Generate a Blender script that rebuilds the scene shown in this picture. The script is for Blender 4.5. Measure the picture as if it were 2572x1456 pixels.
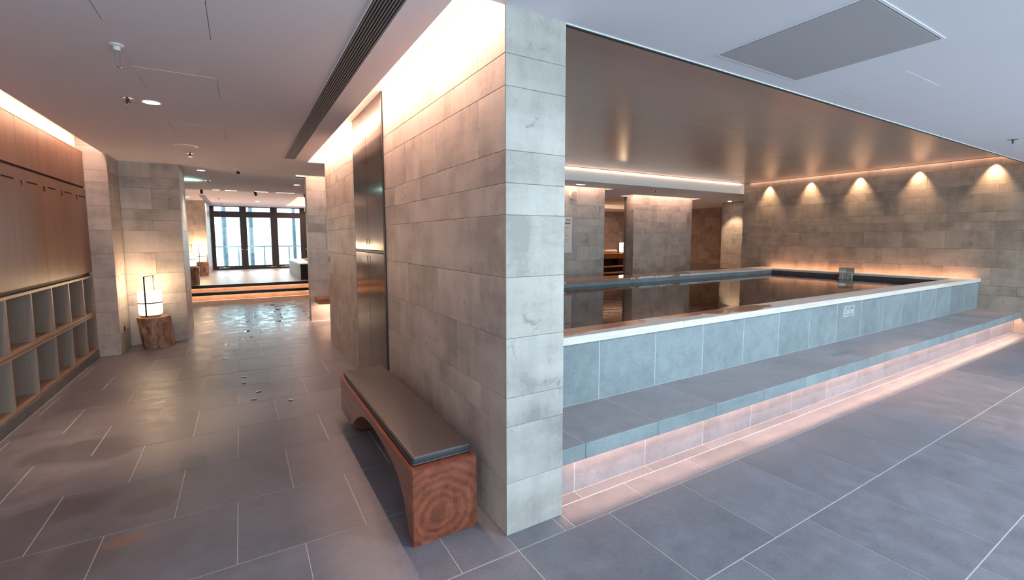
import bpy, bmesh, math, random
from mathutils import Matrix, Vector
random.seed(7)
PI = math.pi
for o in list(bpy.data.objects):
    bpy.data.objects.remove(o)
scn = bpy.context.scene
COL = scn.collection

# ------------------------------------------------------------------ camera
def _rot(a, b, c):
    ca, sa, cb, sb, cc, sc = math.cos(a), math.sin(a), math.cos(b), math.sin(b), math.cos(c), math.sin(c)
    yaw = Matrix(((ca, -sa, 0), (sa, ca, 0), (0, 0, 1)))
    B = Matrix(((1, 0, 0), (0, 0, 1), (0, -1, 0)))
    pit = Matrix(((1, 0, 0), (0, cb, -sb), (0, sb, cb)))
    rol = Matrix(((cc, -sc, 0), (sc, cc, 0), (0, 0, 1)))
    return yaw @ B @ pit @ rol
R = _rot(-.5395, -.0894, .0017)
cam = bpy.data.cameras.new('camera')
cam.sensor_width = 36
cam.lens = 1138.6 * 36 / 2572
cam.shift_y = (699.6 - 728) / 2572
cam.clip_start = .05
cam.clip_end = 300
camo = bpy.data.objects.new('camera', cam)
M = Matrix.Identity(4)
for r in range(3):
    M[r][0] = R[r][0]; M[r][1] = -R[r][1]; M[r][2] = -R[r][2]
M[2][3] = 1.5
camo.matrix_world = M
COL.objects.link(camo)
scn.camera = camo

# ------------------------------------------------------------------ world, exposure
scn.view_settings.view_transform = 'Standard'
scn.view_settings.look = 'None'
scn.view_settings.exposure = 0.85
scn.view_settings.gamma = 1.0
scn.view_settings.use_curve_mapping = False
WORLD = 3.5
w = bpy.data.worlds.new('overcast_sky'); scn.world = w
w.use_nodes = True
nt = w.node_tree; nt.nodes.clear()
bg = nt.nodes.new('ShaderNodeBackground'); wo = nt.nodes.new('ShaderNodeOutputWorld')
tc = nt.nodes.new('ShaderNodeTexCoord'); sp = nt.nodes.new('ShaderNodeSeparateXYZ'); cr = nt.nodes.new('ShaderNodeValToRGB')
nt.links.new(tc.outputs['Generated'], sp.inputs[0]); nt.links.new(sp.outputs['Z'], cr.inputs[0])
cr.color_ramp.elements[0].position = 0; cr.color_ramp.elements[0].color = (.60, .87, .97, 1)
cr.color_ramp.elements[1].position = .6; cr.color_ramp.elements[1].color = (.52, .82, 1, 1)
nt.links.new(cr.outputs[0], bg.inputs[0]); bg.inputs[1].default_value = WORLD
nt.links.new(bg.outputs[0], wo.inputs[0])

WARM = (1, .61, .42); WARM2 = (1, .50, .27); DAY = (.70, .87, 1)
def area(loc, sx, sy, power, color, direction, spread=180, portal=False, roll=None):
    l = bpy.data.lights.new('light', 'AREA'); l.shape = 'RECTANGLE'; l.size = sx; l.size_y = sy
    l.energy = power; l.color = color; l.spread = math.radians(spread)
    if portal: l.cycles.is_portal = True
    o = bpy.data.objects.new('light', l)
    z = -Vector(direction).normalized()
    x = Vector(roll) if roll else (Vector((1, 0, 0)) if abs(z.x) < .9 else Vector((0, 1, 0)))
    x = (x - z * x.dot(z)).normalized(); y = z.cross(x)
    m = Matrix((x, y, z)).transposed().to_4x4(); m.translation = Vector(loc)
    o.matrix_world = m; COL.objects.link(o); return o
def spot(loc, direction, power, angle, blend, color, radius=.02):
    l = bpy.data.lights.new('light', 'SPOT'); l.energy = power; l.spot_size = math.radians(angle); l.spot_blend = blend
    l.color = color; l.shadow_soft_size = radius
    o = bpy.data.objects.new('light', l)
    o.rotation_mode = 'QUATERNION'; o.rotation_quaternion = Vector(direction).to_track_quat('-Z', 'Y'); o.location = loc
    COL.objects.link(o); return o
CE = 2.56
# daylight comes in through the glazed wall behind the camera and the far doors
area((4.4, -3.55, 1.4), 11.5, 2.2, 1, (1, 1, 1), (0, 1, 0), portal=True)
area((.9, 19.9, 1.5), 3.6, 2.3, 1, (1, 1, 1), (0, -1, 0), portal=True)
# cove strips (hidden in the ceiling slots)
area((.90, 4.45, 2.715), .03, 5.1, 34, WARM, (.75, 0, -1), roll=(1, 0, 0))
area((-1.44, 3.5, 2.715), .03, 8.0, 25, WARM, (-.6, 0, -1), roll=(1, 0, 0))
area((1.9, 8.62, 2.715), 2.0, .03, 8, WARM, (0, .5, -1))
area((5.2, 7.52, 2.715), 3.6, .03, 11, WARM, (0, .6, -1))
area((9.7, 8.19, 2.715), 2.4, .03, 8, WARM, (0, .6, -1))
area((8.42, 8.35, 2.715), .03, .35, 3, WARM, (.6, 0, -1), roll=(1, 0, 0))
area((10.8, 11.5, 2.72), 3.4, .3, 30, WARM, (0, .4, -1))
area((5.9, 6.47, 2.86), 8.8, .05, 17, WARM, (0, 1, -.75), roll=(1, 0, 0))          # slot before the bulkhead over the pool
area((10.415, 4.2, 2.81), .03, 4.5, 5, WARM, (.4, 0, -1), roll=(1, 0, 0))
area((10.36, 4.2, .835), .015, 3.4, 2.2, WARM2, (1, 0, .45), roll=(0, 0, 1)) # strip on the coping
area((5.95, 1.965, .295), 9.0, .015, 22, WARM, (0, -.15, -1))       # under the seat nosing
area((.6, 13.085, .178), 4.2, .012, 9, WARM2, (0, -.2, -1))
area((.6, 13.385, .330), 4.2, .012, 8, WARM2, (0, -.2, -1))
area((1.9, 8.75, .335), 1.5, .03, 9, WARM, (0, 0, -1))
area((2.5, 16.5, 2.9), 1.6, 3.6, 110, WARM, (0, 0, 1))
for yy in (5.98, 5.10, 4.21, 3.315, 2.36):
    spot((10.365, yy, 2.766), (.10, 0, -1), 42, 68, .9, (1, .70, .42), .012)
spot((-.54, 4.567, 2.54), (-.05, -.02, -1), 75, 46, .8, (1, .68, .42), .03)
spot((-.46, 8.64, 2.54), (0, 0, -1), 50, 70, .7, (1, .7, .45), .03)
for xx in (2.2, 4.0, 5.8, 7.6, 9.4):  # cool overhead lamps added out of view to brighten seat, coping and floor
    spot((xx, .35, 2.54), (0, .3, -1), 55, 140, .8, (.80, .93, 1), .05)
spot((6.0, .9, 2.54), (0, .05, -1), 110, 62, .8, (1, .58, .36), .03)
spot((12.2, 8.2, 2.54), (.25, 0, -1), 50, 70, .6, (1, .72, .45), .03)
area((-.8, 17.5, 2.6), .4, .4, 8, WARM, (0, 0, -1))
area((10.6, 12.8, 1.9), 1.5, .3, 14, WARM2, (0, .3, -1))

# ------------------------------------------------------------------ materials
def newmat(name):
    m = bpy.data.materials.new(name); m.use_nodes = True
    n = m.node_tree; n.nodes.clear()
    out = n.nodes.new('ShaderNodeOutputMaterial'); b = n.nodes.new('ShaderNodeBsdfPrincipled')
    n.links.new(b.outputs[0], out.inputs[0])
    return m, n, b, out
def P(n, t, **kw):
    x = n.nodes.new(t)
    for k, v in kw.items(): setattr(x, k, v)
    return x
def mathn(n, op, a, b=None, clamp=False):
    x = n.nodes.new('ShaderNodeMath'); x.operation = op; x.use_clamp = clamp
    for i, v in enumerate((a, b)):
        if v is None: continue
        if isinstance(v, (int, float)): x.inputs[i].default_value = v
        else: n.links.new(v, x.inputs[i])
    return x.outputs[0]
def ramp(n, fac, stops):
    x = n.nodes.new('ShaderNodeValToRGB'); n.links.new(fac, x.inputs[0])
    e = x.color_ramp.elements
    while len(e) < len(stops): e.new(.5)
    for i, (p, c) in enumerate(stops):
        e[i].position = p; e[i].color = (*c, 1) if len(c) == 3 else c
    return x.outputs[0]
def g3(v): return (v, v, v)
def mix(n, fac, a, b, mode='MIX'):
    x = n.nodes.new('ShaderNodeMix'); x.data_type = 'RGBA'; x.blend_type = mode
    for s, v in ((x.inputs[0], fac), (x.inputs[6], a), (x.inputs[7], b)):
        if isinstance(v, (int, float)): s.default_value = v
        elif isinstance(v, tuple): s.default_value = (*v, 1)
        else: n.links.new(v, s)
    return x.outputs[2]
def worldpos(n, scale=(1, 1, 1), perobj=0.0):
    g = n.nodes.new('ShaderNodeNewGeometry'); mp = n.nodes.new('ShaderNodeMapping')
    mp.inputs['Scale'].default_value = scale
    n.links.new(g.outputs['Position'], mp.inputs[0])
    if perobj:
        oi = n.nodes.new('ShaderNodeObjectInfo')
        c = n.nodes.new('ShaderNodeCombineXYZ')
        a = mathn(n, 'MULTIPLY', oi.outputs['Random'], perobj)
        for i in range(3): n.links.new(a, c.inputs[i])
        n.links.new(c.outputs[0], mp.inputs['Location'])
    return mp.outputs[0]
def noise(n, vec, scale, detail=4, rough=.55, dist=0):
    x = n.nodes.new('ShaderNodeTexNoise'); x.inputs['Scale'].default_value = scale
    x.inputs['Detail'].default_value = detail; x.inputs['Roughness'].default_value = rough
    x.inputs['Distortion'].default_value = dist
    n.links.new(vec, x.inputs['Vector']); return x.outputs['Fac']
def bump(n, b, h, strength, dist=.002):
    x = n.nodes.new('ShaderNodeBump'); x.inputs['Strength'].default_value = strength; x.inputs['Distance'].default_value = dist
    n.links.new(h, x.inputs['Height']); n.links.new(x.outputs[0], b.inputs['Normal'])

def plain(name, col, rough=.5, metal=0, spec=.5, var=.04, scale=6):
    m, n, b, o = newmat(name)
    v = worldpos(n); f = noise(n, v, scale)
    c = ramp(n, f, [(.3, tuple(max(0, x * (1 - var)) for x in col)), (.7, tuple(x * (1 + var) for x in col))])
    n.links.new(c, b.inputs['Base Color'])
    b.inputs['Roughness'].default_value = rough; b.inputs['Metallic'].default_value = metal
    b.inputs['Specular IOR Level'].default_value = spec
    return m
def stone_tile(name, base, rough=.5):
    m, n, b, o = newmat(name)
    v = worldpos(n, (1, 1, 1), 37.0)
    oi = n.nodes.new('ShaderNodeObjectInfo')
    big = noise(n, v, 2.2, 3, .5, .4)
    vs = worldpos(n, (9, 9, 1.4), 23.0); streak = noise(n, vs, 1.0, 4, .6)
    vh = worldpos(n, (2.2, 2.2, 9), 51.0); hst = noise(n, vh, 1.0, 4, .6)
    fine = noise(n, v, 38, 5, .7)
    f = mathn(n, 'ADD', mathn(n, 'MULTIPLY', big, .42), mathn(n, 'MULTIPLY', streak, .22))
    f = mathn(n, 'ADD', f, mathn(n, 'MULTIPLY', hst, .22))
    f = mathn(n, 'ADD', f, mathn(n, 'MULTIPLY', fine, .14))
    d = tuple(x * .72 for x in base); l = tuple(min(1, x * 1.2) for x in base)
    c = ramp(n, f, [(.41, d), (.5, base), (.60, l)])
    # pits and scuffs
    sc = noise(n, worldpos(n, (1, 1, 1), 91.0), 7, 6, .75, 1.2)
    pits = ramp(n, sc, [(.32, g3(.66)), (.40, g3(1))])
    c = mix(n, 1.0, c, pits, 'MULTIPLY')
    rv = ramp(n, oi.outputs['Random'], [(0, (.88, .885, .89)), (.35, (1, 1, 1)), (.7, (1.05, 1.04, 1.03)), (1, (.94, .93, .92))])
    c = mix(n, 1.0, c, rv, 'MULTIPLY')
    n.links.new(c, b.inputs['Base Color'])
    b.inputs['Roughness'].default_value = rough
    bump(n, b, f, .25, .004)
    return m
def ellipse_mask(n, lst, nz_scale=6, nz_amt=.8, soft=.06):
    """soft union of ellipses on the floor plane, edges broken by noise"""
    g = n.nodes.new('ShaderNodeNewGeometry'); s = n.nodes.new('ShaderNodeSeparateXYZ'); n.links.new(g.outputs['Position'], s.inputs[0])
    nz = noise(n, worldpos(n), nz_scale, 3, .6)
    off = mathn(n, 'MULTIPLY', mathn(n, 'SUBTRACT', nz, .5), nz_amt * 2)
    tot = None
    for (cx, cy, rx, ry) in lst:
        a = mathn(n, 'DIVIDE', mathn(n, 'SUBTRACT', s.outputs[0], cx), rx); a = mathn(n, 'MULTIPLY', a, a)
        c = mathn(n, 'DIVIDE', mathn(n, 'SUBTRACT', s.outputs[1], cy), ry); c = mathn(n, 'MULTIPLY', c, c)
        d = mathn(n, 'SQRT', mathn(n, 'ADD', a, c))
        tot = d if tot is None else mathn(n, 'MINIMUM', tot, d)
    d = mathn(n, 'ADD', tot, off)
    return mathn(n, 'DIVIDE', mathn(n, 'SUBTRACT', 1.0, d), soft, clamp=True)
def slate(name, base, rough=.42, wet=None, damp=None, tint=None):
    m, n, b, o = newmat(name)
    v = worldpos(n, (1, 1, 1), 13.0)
    big = noise(n, v, 1.6, 4, .6, .6); med = noise(n, v, 9, 5, .65); fine = noise(n, v, 70, 4, .7)
    f = mathn(n, 'ADD', mathn(n, 'ADD', mathn(n, 'MULTIPLY', big, .35), mathn(n, 'MULTIPLY', med, .35)), mathn(n, 'MULTIPLY', fine, .3))
    c = ramp(n, f, [(.34, tuple(x * .72 for x in base)), (.5, base), (.66, tuple(x * 1.3 for x in base))])
    # small pale flecks and dark chips
    fl = noise(n, v, 130, 2, .5)
    c = mix(n, ramp(n, fl, [(.70, g3(0)), (.76, g3(.45))]), c, tuple(min(1, x * 2.2) for x in base))
    c = mix(n, ramp(n, noise(n, v, 45, 5, .75, 1.0), [(.28, g3(.55)), (.34, g3(0))]), c, tuple(x * .55 for x in base))
    oi = n.nodes.new('ShaderNodeObjectInfo')
    c = mix(n, 1.0, c, ramp(n, oi.outputs['Random'], [(0, g3(.93)), (1, g3(1.07))]), 'MULTIPLY')
    r = ramp(n, med, [(.35, g3(rough - .05)), (.65, g3(rough + .08))])
    hh = f
    if damp:
        dm = ellipse_mask(n, damp, 5, .55, .35)
        c = mix(n, mathn(n, 'MULTIPLY', dm, .5), c, tuple(x * .45 for x in base))
        r = mix(n, mathn(n, 'MULTIPLY', dm, .5), r, g3(.22))
    if tint:
        tm = ellipse_mask(n, tint, 3, .3, .5)
        c = mix(n, mathn(n, 'MULTIPLY', tm, .6), c, (.34, .18, .13))
    b.inputs['Roughness'].default_value = rough
    n.links.new(c, b.inputs['Base Color'])
    n.links.new(r, b.inputs['Roughness'])
    if wet:
        reg = ellipse_mask(n, wet, 1.2, .5, .5)
        vv = worldpos(n, (1, 1.0, 1))
        blobs = noise(n, vv, 5.5, 3, .55, .3)
        th = mathn(n, 'MULTIPLY', mathn(n, 'DIVIDE', mathn(n, 'SUBTRACT', blobs, .46), .16, clamp=True), reg)
        r2 = mix(n, th, mix(n, mathn(n, 'MULTIPLY', reg, .5), r, g3(.26)), g3(.17))
        n.links.new(r2, b.inputs['Roughness'])
        wv = noise(n, vv, 7, 2, .5)
        hmix = mathn(n, 'ADD', mathn(n, 'MULTIPLY', wv, mathn(n, 'MULTIPLY', th, .25)), mathn(n, 'MULTIPLY', f, 1.0))
        bump(n, b, hmix, .22, .004)
    else:
        bump(n, b, f, .25, .003)
    return m
def wood(name, base, dark, axis='Z', rough=.45, scale=1.0, strength=1.0):
    m, n, b, o = newmat(name)
    sc = {'X': (1.2, 22, 22), 'Y': (22, 1.2, 22), 'Z': (22, 22, 1.2)}[axis]
    v = worldpos(n, tuple(x * scale for x in sc), 17.0)
    g = noise(n, v, 1.0, 5, .6, .3)
    v2 = worldpos(n, tuple(x * scale * .22 for x in sc), 29.0)
    g2 = noise(n, v2, 1.0, 3, .5)
    f = mathn(n, 'ADD', mathn(n, 'MULTIPLY', g, .5), mathn(n, 'MULTIPLY', g2, .5))
    c = ramp(n, f, [(.36, dark), (.6, base)])
    oi = n.nodes.new('ShaderNodeObjectInfo')
    c = mix(n, 1.0, c, ramp(n, oi.outputs['Random'], [(0, g3(.92)), (1, g3(1.06))]), 'MULTIPLY')
    n.links.new(c, b.inputs['Base Color']); b.inputs['Roughness'].default_value = rough
    bump(n, b, g, .15 * strength, .001)
    return m
def emis(name, col, s, base=(.8, .8, .8)):
    m, n, b, o = newmat(name)
    b.inputs['Base Color'].default_value = (*base, 1)
    b.inputs['Emission Color'].default_value = (*col, 1); b.inputs['Emission Strength'].default_value = s
    return m

M_TILE = stone_tile('warm_grey_stone_tile', (.50, .445, .415), .48)
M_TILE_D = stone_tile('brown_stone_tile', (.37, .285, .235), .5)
M_GROUT_W = plain('wall_joint', (.27, .235, .215), .9)
M_GROUT_F = plain('floor_joint', (.62, .60, .60), .8)
M_FLOOR = slate('slate_floor_tile', (.190, .185, .220), .38,
    wet=[(.4, 10.4, 1.2, 3.0)],
    damp=[(-.87, 4.1, .22, .14), (-.33, 3.6, .10, .22), (-.5, 3.18, .16, .15), (-1.5, 4.8, .08, .1), (-.23, 4.9, .035, .035),
          (-1.03, 4.25, .35, .25), (-.95, 3.35, .25, .2), (-1.15, 3.0, .3, .5), (.62, 3.61, .07, .05), (.63, 3.45, .05, .03), (-1.06, 6.8, .05, .05), (-.7, 2.75, .18, .2)],
    tint=[(-.56, 2.83, .12, .07)])
M_SLATE = slate('slate_cladding', (.27, .30, .32), .42)
M_SEAT = slate('slate_seat', (.31, .272, .295), .38, damp=[(5.2, 2.15, .25, .05), (4.3, 2.3, .06, .03)])
M_CEIL = plain('ceiling_paint', (.86, .80, .86), .85, var=.01, scale=1.5)
M_WHITE = plain('white_cove_paint', (.85, .83, .80), .8, var=.01)
M_WHITE_P = plain('white_enamel', (.8, .8, .8), .35, var=.01)
M_OAK = wood('oak_veneer', (.265, .14, .097), (.195, .10, .07), 'Z', .42)
M_OAK_H = wood('oak_edge', (.45, .30, .21), (.36, .235, .16), 'Y', .45)
M_OAK_G = wood('grey_oak_back', (.37, .28, .235), (.30, .225, .185), 'Z', .5)
M_DARKWOOD = plain('dark_groove', (.04, .022, .015), .6)
M_BLACK = plain('black_metal', (.018, .018, .02), .38, var=.1)
M_FRAME = plain('anthracite_frame', (.022, .022, .028), .35, var=.1)
M_CHROME = plain('chrome', (.75, .75, .76), .12, 1.0, var=.01)
M_NUMBER = plain('black_lettering', (.012, .008, .006), .7, spec=.15)
M_LEDGE = wood('orange_bench_wood', (.45, .20, .11), (.36, .15, .08), 'X', .4)
M_DECK = wood('pale_deck_board', (.66, .57, .53), (.56, .48, .45), 'X', .38)
M_GLOW = emis('downlight_lens', (1, .93, .82), 14)
M_GLOWG = emis('green_downlight_lens', (.55, 1, .85), 12)
M_SLOTGLOW = emis('slot_glow_bar', (.92, .90, 1), 3)
M_PAPER = plain('notice_board', (.80, .72, .69), .5, var=.01)
M_INK = plain('grey_print', (.22, .2, .2), .6)
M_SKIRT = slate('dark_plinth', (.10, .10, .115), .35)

def make_metal_ceiling():
    m, n, b, o = newmat('brushed_bronze_ceiling')
    v = worldpos(n, (1.5, 70, 1)); g = noise(n, v, 1.0, 4, .6)
    c = ramp(n, g, [(.3, (.80, .66, .59)), (.7, (.84, .70, .63))])
    n.links.new(c, b.inputs['Base Color']); b.inputs['Metallic'].default_value = .36
    n.links.new(ramp(n, g, [(.3, g3(.20)), (.7, g3(.27))]), b.inputs['Roughness'])
    bump(n, b, g, .01, .001)
    return m
M_METAL = make_metal_ceiling()
def make_steel():
    m, n, b, o = newmat('dark_bronze_steel')
    v = worldpos(n, (1, 1, 1)); g = noise(n, v, 2.2, 2, .5)
    b.inputs['Base Color'].default_value = (.125, .095, .09, 1); b.inputs['Metallic'].default_value = 1
    b.inputs['Roughness'].default_value = .13
    bump(n, b, g, .25, .01)
    return m
M_STEEL = make_steel()
def make_water():
    m, n, b, o = newmat('dark_pool_water')
    b.inputs['Base Color'].default_value = (.030, .011, .006, 1); b.inputs['Roughness'].default_value = .015
    b.inputs['IOR'].default_value = 1.33
    v = worldpos(n, (1, 1, 1)); g = noise(n, v, 3.5, 3, .55, .5)
    bump(n, b, g, .12, .02)
    return m
M_WATER = make_water()
def make_glass():
    m, n, b, o = newmat('window_glass'); n.nodes.remove(b)
    t = n.nodes.new('ShaderNodeBsdfTransparent'); g = n.nodes.new('ShaderNodeBsdfGlossy'); mx = n.nodes.new('ShaderNodeMixShader')
    fr = n.nodes.new('ShaderNodeFresnel'); fr.inputs[0].default_value = 1.45
    t.inputs[0].default_value = (.93, .97, .96, 1); g.inputs['Roughness'].default_value = .01
    n.links.new(fr.outputs[0], mx.inputs[0]); n.links.new(t.outputs[0], mx.inputs[1]); n.links.new(g.outputs[0], mx.inputs[2])
    n.links.new(mx.outputs[0], o.inputs[0]); return m
M_GLASS = make_glass()
def make_coping():
    m, n, b, o = newmat('pale_hinoki_coping')
    v = worldpos(n, (1.1, 16, 16), 19.0); g = noise(n, v, 1.0, 5, .6, .3)
    c = ramp(n, g, [(.35, (.74, .62, .56)), (.62, (.88, .78, .73))])
    mk = ellipse_mask(n, [(1.9, 2.58, .35, .13), (2.35, 2.60, .40, .105), (2.72, 2.60, .12, .07), (3.35, 2.62, .35, .09), (3.72, 2.57, .22, .12), (4.12, 2.54, .42, .12),
                          (5.0, 5.95, 1.4, .5), (6.6, 5.9, 1.0, .33), (3.0, 6.0, 1.4, .5)], 5, .42, .10)
    c = mix(n, mathn(n, 'MULTIPLY', mk, .95), c, ramp(n, g, [(.35, (.40, .13, .055)), (.65, (.56, .21, .10))]))
    n.links.new(c, b.inputs['Base Color'])
    n.links.new(mix(n, mk, g3(.36), g3(.12)), b.inputs['Roughness'])
    bump(n, b, g, .12, .001); return m
M_COPING = make_coping()
def make_slab_wood():
    m, n, b, o = newmat('polished_red_timber')
    tcn = n.nodes.new('ShaderNodeTexCoord'); mp = n.nodes.new('ShaderNodeMapping')
    n.links.new(tcn.outputs['Object'], mp.inputs[0])
    # rings round an axis that runs along the bench (object y); centre in the end grain
    mp.inputs['Location'].default_value = (-.185, 0, -.20); mp.inputs['Scale'].default_value = (1, .06, 1.15)
    dn = n.nodes.new('ShaderNodeTexNoise'); dn.inputs['Scale'].default_value = 7; dn.inputs['Detail'].default_value = 3
    n.links.new(mp.outputs[0], dn.inputs['Vector'])
    va = n.nodes.new('ShaderNodeVectorMath'); va.operation = 'MULTIPLY_ADD'
    n.links.new(dn.outputs['Color'], va.inputs[0]); va.inputs[1].default_value = (.09, .09, .09)
    n.links.new(mp.outputs[0], va.inputs[2])
    sx = n.nodes.new('ShaderNodeSeparateXYZ'); n.links.new(va.outputs[0], sx.inputs[0])
    rr = mathn(n, 'SQRT', mathn(n, 'ADD', mathn(n, 'MULTIPLY', sx.outputs[0], sx.outputs[0]), mathn(n, 'MULTIPLY', sx.outputs[2], sx.outputs[2])))
    ring = mathn(n, 'SINE', mathn(n, 'MULTIPLY', rr, 520))
    ring2 = mathn(n, 'SINE', mathn(n, 'MULTIPLY', rr, 120))
    f = mathn(n, 'ADD', mathn(n, 'MULTIPLY', ring, .06), mathn(n, 'MULTIPLY', ring2, .09))
    nz = noise(n, mp.outputs[0], 14, 5, .65, .8)
    f = mathn(n, 'ADD', mathn(n, 'ADD', f, mathn(n, 'MULTIPLY', nz, .9)), .02)
    c = ramp(n, f, [(.22, (.13, .028, .016)), (.42, (.23, .052, .025)), (.62, (.31, .085, .04)), (.85, (.40, .14, .07))])
    core = mathn(n, 'DIVIDE', mathn(n, 'SUBTRACT', .05, rr), .035, clamp=True)
    c = mix(n, mathn(n, 'MULTIPLY', core, .55), c, (.055, .016, .01))
    # a knot near the top left of the end face
    kx = mathn(n, 'ADD', sx.outputs[0], .075); kz = mathn(n, 'SUBTRACT', sx.outputs[2], .135)
    kr = mathn(n, 'SQRT', mathn(n, 'ADD', mathn(n, 'MULTIPLY', kx, kx), mathn(n, 'MULTIPLY', kz, kz)))
    kn = mathn(n, 'MULTIPLY', mathn(n, 'DIVIDE', mathn(n, 'SUBTRACT', .04, kr), .02, clamp=True), mathn(n, 'ADD', mathn(n, 'MULTIPLY', mathn(n, 'SINE', mathn(n, 'MULTIPLY', kr, 420)), .5), .5))
    c = mix(n, mathn(n, 'MULTIPLY', kn, .6), c, (.06, .018, .01))
    n.links.new(c, b.inputs['Base Color'])
    b.inputs['Roughness'].default_value = .3; b.inputs['Coat Weight'].default_value = .4; b.inputs['Coat Roughness'].default_value = .15
    return m
M_TIMBER = make_slab_wood()
def make_leather():
    m, n, b, o = newmat('dark_brown_leather')
    v = worldpos(n); f = noise(n, v, 160, 3, .6)
    b.inputs['Base Color'].default_value = (.050, .044, .049, 1); b.inputs['Roughness'].default_value = .40
    bump(n, b, f, .12, .001); return m
M_LEATHER = make_leather()
M_PIPING = plain('leather_piping', (.14, .13, .135), .3)
def make_bark():
    m, n, b, o = newmat('stripped_stump_wood')
    v = worldpos(n, (1, 1, .45), 31.0); a = noise(n, v, 7, 6, .7, 1.4); b2 = noise(n, v, 22, 5, .6)
    f = mathn(n, 'ADD', mathn(n, 'MULTIPLY', a, .7), mathn(n, 'MULTIPLY', b2, .3))
    c = ramp(n, f, [(.34, (.10, .045, .027)), (.44, (.23, .11, .07)), (.52, (.36, .22, .16)), (.62, (.48, .34, .27))])
    n.links.new(c, b.inputs['Base Color']); b.inputs['Roughness'].default_value = .45
    bump(n, b, f, .5, .01); return m
M_BARK = make_bark()
M_STUMPTOP = wood('stump_top', (.52, .30, .16), (.40, .22, .12), 'X', .45)
def make_shade():
    m, n, b, o = newmat('paper_shade')
    tcn = n.nodes.new('ShaderNodeTexCoord'); s = n.nodes.new('ShaderNodeSeparateXYZ'); n.links.new(tcn.outputs['Object'], s.inputs[0])
    at = mathn(n, 'ARCTAN2', s.outputs[1], s.outputs[0])
    seam = mathn(n, 'LESS_THAN', mathn(n, 'FRACT', mathn(n, 'MULTIPLY', at, 14 / (2 * PI))), .04)
    e = mix(n, mathn(n, 'MULTIPLY', seam, .5), (1, .84, .60), (.9, .62, .36))
    n.links.new(e, b.inputs['Emission Color']); b.inputs['Emission Strength'].default_value = 1.55
    b.inputs['Base Color'].default_value = (.8, .75, .65, 1); return m
M_SHADE = make_shade()

# ------------------------------------------------------------------ mesh helpers
def bm_box(bm, x0, x1, y0, y1, z0, z1):
    if x0 > x1: x0, x1 = x1, x0
    vs = [bm.verts.new((x, y, z)) for z in (z0, z1) for x, y in ((x0, y0), (x1, y0), (x1, y1), (x0, y1))]
    for f in ((3, 2, 1, 0), (4, 5, 6, 7), (0, 1, 5, 4), (1, 2, 6, 5), (2, 3, 7, 6), (3, 0, 4, 7)):
        bm.faces.new([vs[i] for i in f])
    return vs
def bm_lathe(bm, prof, seg=32, c=(0, 0, 0), wob=None):
    rings = []
    for r, z in prof:
        ring = []
        for i in range(seg):
            a = 2 * PI * i / seg; rr = r * (wob(a, z) if wob else 1)
            ring.append(bm.verts.new((c[0] + rr * math.cos(a), c[1] + rr * math.sin(a), c[2] + z)))
        rings.append(ring)
    for a, b in zip(rings, rings[1:]):
        for i in range(seg):
            bm.faces.new((a[i], a[(i + 1) % seg], b[(i + 1) % seg], b[i]))
    bm.faces.new(list(reversed(rings[0]))); bm.faces.new(rings[-1])
def bm_tube(bm, pts, r, seg=8, closed=False):
    pts = [Vector(p) for p in pts]; rings = []
    for i, p in enumerate(pts):
        a = pts[(i - 1) % len(pts)] if (closed or i > 0) else p; b = pts[(i + 1) % len(pts)] if (closed or i < len(pts) - 1) else p
        d = (b - a).normalized(); u = Vector((0, 0, 1)) if abs(d.z) < .9 else Vector((1, 0, 0))
        s = d.cross(u).normalized(); t = s.cross(d)
        rings.append([bm.verts.new(p + (s * math.cos(2 * PI * k / seg) + t * math.sin(2 * PI * k / seg)) * r) for k in range(seg)])
    pr = list(zip(rings, rings[1:])) + ([(rings[-1], rings[0])] if closed else [])
    for a, b in pr:
        for k in range(seg): bm.faces.new((a[k], a[(k + 1) % seg], b[(k + 1) % seg], b[k]))
    if not closed: bm.faces.new(list(reversed(rings[0]))); bm.faces.new(rings[-1])
def obj(name, bm, mat, parent=None, smooth=False, bevel=0, loc=None, seg=2):
    if bevel:
        bmesh.ops.bevel(bm, geom=[e for e in bm.edges], offset=bevel, segments=seg, affect='EDGES', profile=.5)
    bmesh.ops.recalc_face_normals(bm, faces=bm.faces)
    me = bpy.data.meshes.new(name); bm.to_mesh(me); bm.free()
    if smooth:
        for p in me.polygons: p.use_smooth = True
        me.set_sharp_from_angle(angle=math.radians(40))
    me.materials.append(mat)
    o = bpy.data.objects.new(name, me); COL.objects.link(o)
    if loc: o.location = loc
    if parent: o.parent = parent
    return o
def boxes(name, lst, mat, parent=None, bevel=0, loc=None):
    bm = bmesh.new()
    for b in lst: bm_box(bm, *b)
    return obj(name, bm, mat, parent, bevel=bevel, loc=loc)
def empty(name, loc=(0, 0, 0)):
    o = bpy.data.objects.new(name, None); o.empty_display_size = .1; o.location = loc; COL.objects.link(o); return o
def tag(o, label=None, cat=None, group=None, kind=None):
    if label: o['label'] = label
    if cat: o['category'] = cat
    if group: o['group'] = group
    if kind: o['kind'] = kind
    return o
def copy_thing(src, loc, label, group=None):
    c = src.copy(); COL.objects.link(c); c.location = loc; c['label'] = label
    if group: c['group'] = group
    for ch in src.children:
        d = ch.copy(); COL.objects.link(d); d.parent = c
        for g in ch.children:
            e = g.copy(); COL.objects.link(e); e.parent = d
    return c
_cache = {}
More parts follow.
